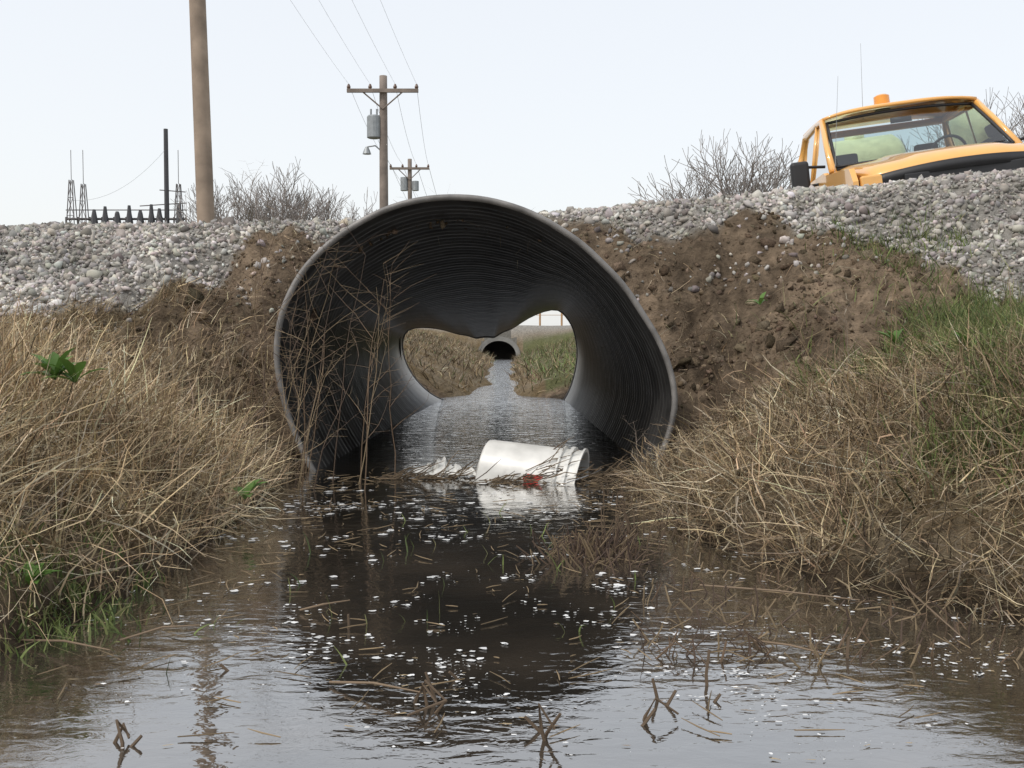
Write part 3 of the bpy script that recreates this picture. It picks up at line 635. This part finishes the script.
pb=B(); pb.grid([[(-.80+1.60*k/24,-1.59+.10*(-1+k/12)**2,z+.0-.05*(-1+k/12)**2) for k in range(25)] for z in (.94,1.03)]); pb.obj('bug_shield',blk,smooth=True,parent=tr,solid=.02)
def side(s):
    pb=B()
    prof_=[(-1.5,.55),(-1.5,.95),(-1.40,1.08),(-.42,1.17),(-.36,1.20),(1.42,1.20),(1.42,.45)]
    arch=[(-.52+.0,.45)]+[(-.98+.46*math.cos(a),.45+.46*math.sin(a)) for a in np.linspace(0,math.pi,12)]+[(-1.45,.45)]
    o=[(s*.97,a,b2) for a,b2 in prof_+arch]
    pb.ngon(o if s>0 else o[::-1]); return pb.obj('body_side',paint,parent=tr,solid=.05)
side(1); side(-1)
pb=B(); 
for s in (-1,1): pb.grid([[(s*.97,-1.40,1.075),(s*.97,-.42,1.165)],[(s*.90,-1.42,1.06),(s*.91,-.40,1.19)]])
pb.obj('fender_top',paint,parent=tr,solid=.01)
RW=.80
def wsp(u,v,off=0):
    hw=.88+(RW-.03-.88)*v; return (u*hw,-.37+.70*v-.10*(1-u*u)*(1-.3*v)+off,1.245+.575*v+.03*(1-u*u)*v-.02*v*v)
pb=B(); pb.grid([[wsp(-1+2*k/20,j/8) for k in range(21)] for j in range(9)]); pb.obj('windshield',gl,smooth=True,parent=tr)
pb=B(); 
for u in (-1,1): pb.tube([wsp(u,v) for v in np.linspace(0,1,8)],.018,6)
for v in (0,1): pb.tube([wsp(u,v) for u in np.linspace(-1,1,20)],.016,6)
pb.tube([wsp(-.5,.02,-.03),wsp(.05,.05,-.04)],.008,4); pb.tube([wsp(.35,.02,-.03),wsp(.9,.06,-.04)],.008,4)
pb.obj('windshield_seal_wipers',blk,smooth=True,parent=tr)
pb=B(); pb.grid([[(u*.93,-.40-.10*(1-u*u)+.0,1.215+.03*(1-u*u)) for u in np.linspace(-1,1,13)],[(u*.93,-.33-.10*(1-u*u),1.24+.015*(1-u*u)) for u in np.linspace(-1,1,13)]]); pb.obj('cowl',blk,parent=tr,solid=.02)
pb=B()
for s in (-1,1):
    pb.tube([(s*.93,-.40,1.20),(s*.88,-.02,1.53),(s*(RW+.015),.33,1.82),(s*RW,.6,1.845),(s*RW,1.3,1.83),(s*.85,1.37,1.6),(s*.93,1.40,1.2)],[.04,.032,.036,.036,.04,.05,.06],8)
    pb.tube([(s*.94,.62,1.2),(s*(RW+.01),.62,1.83)],.02,6)
pb.tube([(-RW,1.34,1.83),(RW,1.34,1.83)],.04,8); pb.tube([(-.93,1.40,1.22),(.93,1.40,1.22)],.05,8)
pb.obj('cab_pillars',paint,smooth=True,parent=tr)
pb=B(); rows=[]
for i in range(12):
    v=i/11; y=.29+1.07*v; row=[]
    for k in range(21):
        u=-1+2*k/20; z=1.85+.085*(1-u**4)*(1-.5*(2*v-1)**4)-.025*(1-v)**4
        row.append((u*(RW+.01),y-.08*(1-u*u)*(1-v)**3,z))
    rows.append(row)
pb.grid(rows); pb.obj('roof',paint,smooth=True,parent=tr,solid=-.03)
pb=B()
for s in (-1,1):
    pb.grid([[(s*.925,-.25,1.21),(s*.935,1.3,1.21)],[(s*(RW+.005),.36,1.82),(s*RW,1.28,1.82)]])
pb.grid([[(-.85,1.40,1.25),(.85,1.40,1.25)],[(-.76,1.35,1.80),(.76,1.35,1.80)]]); pb.obj('side_and_rear_glass',gl,parent=tr)
pb=B(); pb.box((0,1.41,.85),(1.86,.04,.72)); pb.box((-.0,.62,.8),(1.7,.05,.1)); pb.obj('cab_rear_wall',paint,parent=tr)
pb=B(); pb.box((0,-.15,1.10),(1.74,.34,.24)); pb.box((0,.5,.5),(1.8,1.8,.1)); pb.box((-.45,.95,1.12),(.55,.16,.56)); pb.box((.45,.95,1.12),(.55,.16,.56)); pb.box((0,.7,.8),(1.5,.6,.18)); pb.box((-.45,.96,1.47),(.26,.1,.14)); pb.box((.45,.96,1.47),(.26,.1,.14))
pb.obj('interior',simple('grey_interior',(.06,.06,.065),rough=.9),parent=tr,bevel=.03)
pb=B(); pts=[(.42+.19*math.cos(a),.16-.05*math.sin(a),1.30+.17*math.sin(a)) for a in np.linspace(0,2*math.pi,25)]; pb.tube(pts,.016,6); pb.tube([(.24,.16,1.30),(.60,.16,1.30)],.02,6); pb.tube([(.42,.14,1.3),(.42,-.05,1.16)],.03,6); pb.box((0,.27,1.73),(.22,.02,.06)); pb.obj('steering_wheel',blk,smooth=True,parent=tr)
pb=B()
for s in (-1,1): pb.box((s*1.20,-.10,1.22),(.19,.10,.32))
pb.obj('mirror_housings',blk,parent=tr,bevel=.035); pb=B()
for s in (-1,1): pb.tube([(s*.93,-.08,1.30),(s*1.15,-.10,1.32)],.016,6); pb.tube([(s*.93,-.08,1.14),(s*1.15,-.10,1.12)],.016,6)
pb.obj('mirror_arms',blk,parent=tr)
pb=B(); pb.box((0,-1.53,.80),(1.15,.08,.30)); 
for z in (.70,.78,.86): pb.box((0,-1.58,z),(1.12,.03,.022))
pb.obj('grille',blk,parent=tr,bevel=.01); pb=B()
pb.box((0,-1.62,.52),(1.98,.16,.22)); pb.obj('bumper',chrome,parent=tr,bevel=.02)
pb=B(); 
for s in (-1,1): pb.box((s*.76,-1.52,.76),(.32,.10,.22))
pb.obj('headlights',simple('lamp_lens',(.5,.52,.55),rough=.1),parent=tr,bevel=.03)
pb=B(); pb.box((0,-1.47,.84),(1.9,.06,.30)); pb.obj('front_panel',paint,parent=tr,bevel=.02)
pb=B()
for s in (-1,1):
    for y in (-.98,2.75):
        pb.tube([(s*.72,y,.4),(s*.74,y,.4),(s*.94,y,.4),(s*.96,y,.4)],[.34,.39,.39,.34],28)
pb.obj('tyres',simple('rubber',(.02,.02,.02),rough=.9),parent=tr,smooth=False); pb=B()
for s in (-1,1):
    for y in (-.98,2.75): pb.tube([(s*.9,y,.4),(s*.975,y,.4)],[.22,.19],20)
pb.obj('wheel_rims',chrome,parent=tr)
pb=B()
for s in (-1,1): pb.box((s*.95,2.75,1.02),(.06,2.5,.46)); 
pb.box((0,4.0,.98),(1.9,.06,.5)); pb.box((0,2.75,.72),(1.8,2.5,.06)); pb.obj('cargo_bed',paint,parent=tr,bevel=.02)
pb=B(); rows=[]
for xx,rr_ in ((-.55,0),(-.55,.3),(-.53,.40),(-.45,.46),(.35,.46),(.43,.40),(.45,.3),(.45,0)): rows.append([(xx+.02,2.05+rr_*math.cos(a),1.40+rr_*math.sin(a)) for a in np.linspace(0,2*math.pi,33)[:-1]])
pb.grid(rows,closed=True); pb.tube([(-.05,2.05,1.82),(-.05,2.05,1.90)],.12,14)
pb.obj('spray_tank',simple('yellow_poly_tank',(.80,.78,.42),rough=.45),parent=tr,smooth=True)
pb=B(); pb.tube([(-.05,.72,1.925),(-.05,.72,1.955)],.085,18); pb.obj('beacon_base',blk,parent=tr)
pb=B(); pb.tube([(-.05,.72,1.955),(-.05,.72,1.965),(-.05,.72,2.075),(-.05,.72,2.09)],[.08,.088,.085,.06],20); pb.obj('amber_beacon',simple('amber_lens',(.75,.30,.01),rough=.15,coat=1),parent=tr,smooth=False)
pb=B(); pb.tube([(-.20,1.0,1.9),(-.12,1.05,2.75)],[.003,.0015],4); pb.tube([(-.95,-.55,1.15),(-.80,-.5,2.1)],[.003,.0015],4); pb.obj('antennas',steel,parent=tr)
# ------------------------------------------------ distant fence posts at far road
pb=B()
for x0 in (.9,1.6,-1.2,-2.4,2.4): pb.tube([(x0,33,.7),(x0,33,1.4)],.035,6)
pb.tube([(-3,33,1.3),(3,33,1.3)],.008,4); pb.obj('wire_fence',simple('fence_post',(.40,.24,.12),rough=.8))
# ------------------------------------------------ light
w=bpy.data.worlds.new("World"); sc.world=w; w.use_nodes=True; nt=w.node_tree; nt.nodes.clear()
o=nt.nodes.new('ShaderNodeOutputWorld'); sky=nt.nodes.new('ShaderNodeTexSky'); sky.sky_type='NISHITA'; sky.sun_disc=False
EL=math.radians(52); AZ=math.radians(-130)
sky.sun_elevation=EL; sky.sun_rotation=AZ; sky.dust_density=4; sky.air_density=1; sky.altitude=100
bg=nt.nodes.new('ShaderNodeBackground'); bg.inputs['Strength'].default_value=.05; nt.links.new(sky.outputs['Color'],bg.inputs['Color'])
bg2=nt.nodes.new('ShaderNodeBackground'); bg2.inputs['Strength'].default_value=.81
tc=nt.nodes.new('ShaderNodeTexCoord'); sx_=nt.nodes.new('ShaderNodeSeparateXYZ'); nt.links.new(tc.outputs['Generated'],sx_.inputs[0])
rp=nt.nodes.new('ShaderNodeValToRGB'); rp.color_ramp.elements[0].color=(1.0,1.0,.98,1); rp.color_ramp.elements[0].position=0.05; rp.color_ramp.elements[1].color=(.94,.965,.99,1); rp.color_ramp.elements[1].position=.5
nt.links.new(sx_.outputs['Z'],rp.inputs['Fac']); nt.links.new(rp.outputs['Color'],bg2.inputs['Color'])
ad=nt.nodes.new('ShaderNodeAddShader'); nt.links.new(bg.outputs[0],ad.inputs[0]); nt.links.new(bg2.outputs[0],ad.inputs[1]); nt.links.new(ad.outputs[0],o.inputs['Surface'])
sl=bpy.data.lights.new('sun','SUN'); sl.energy=1.8; sl.angle=math.radians(6); sl.color=(1,.96,.90); so=bpy.data.objects.new('sun',sl); sc.collection.objects.link(so)
sd=Vector((math.sin(AZ)*math.cos(EL),math.cos(AZ)*math.cos(EL),math.sin(EL))); so.rotation_euler=sd.to_track_quat('Z','Y').to_euler()
cam=bpy.data.cameras.new('camera'); cam.lens=36; cam.sensor_width=36; cam.clip_end=3000; cam.clip_start=.02
co=bpy.data.objects.new('camera',cam); co.location=(0,0,CAMZ); co.rotation_euler=(math.pi/2-PITCH,0,0); sc.collection.objects.link(co); sc.camera=co
sc.view_settings.view_transform='Standard'; sc.view_settings.look='None'; sc.view_settings.exposure=0
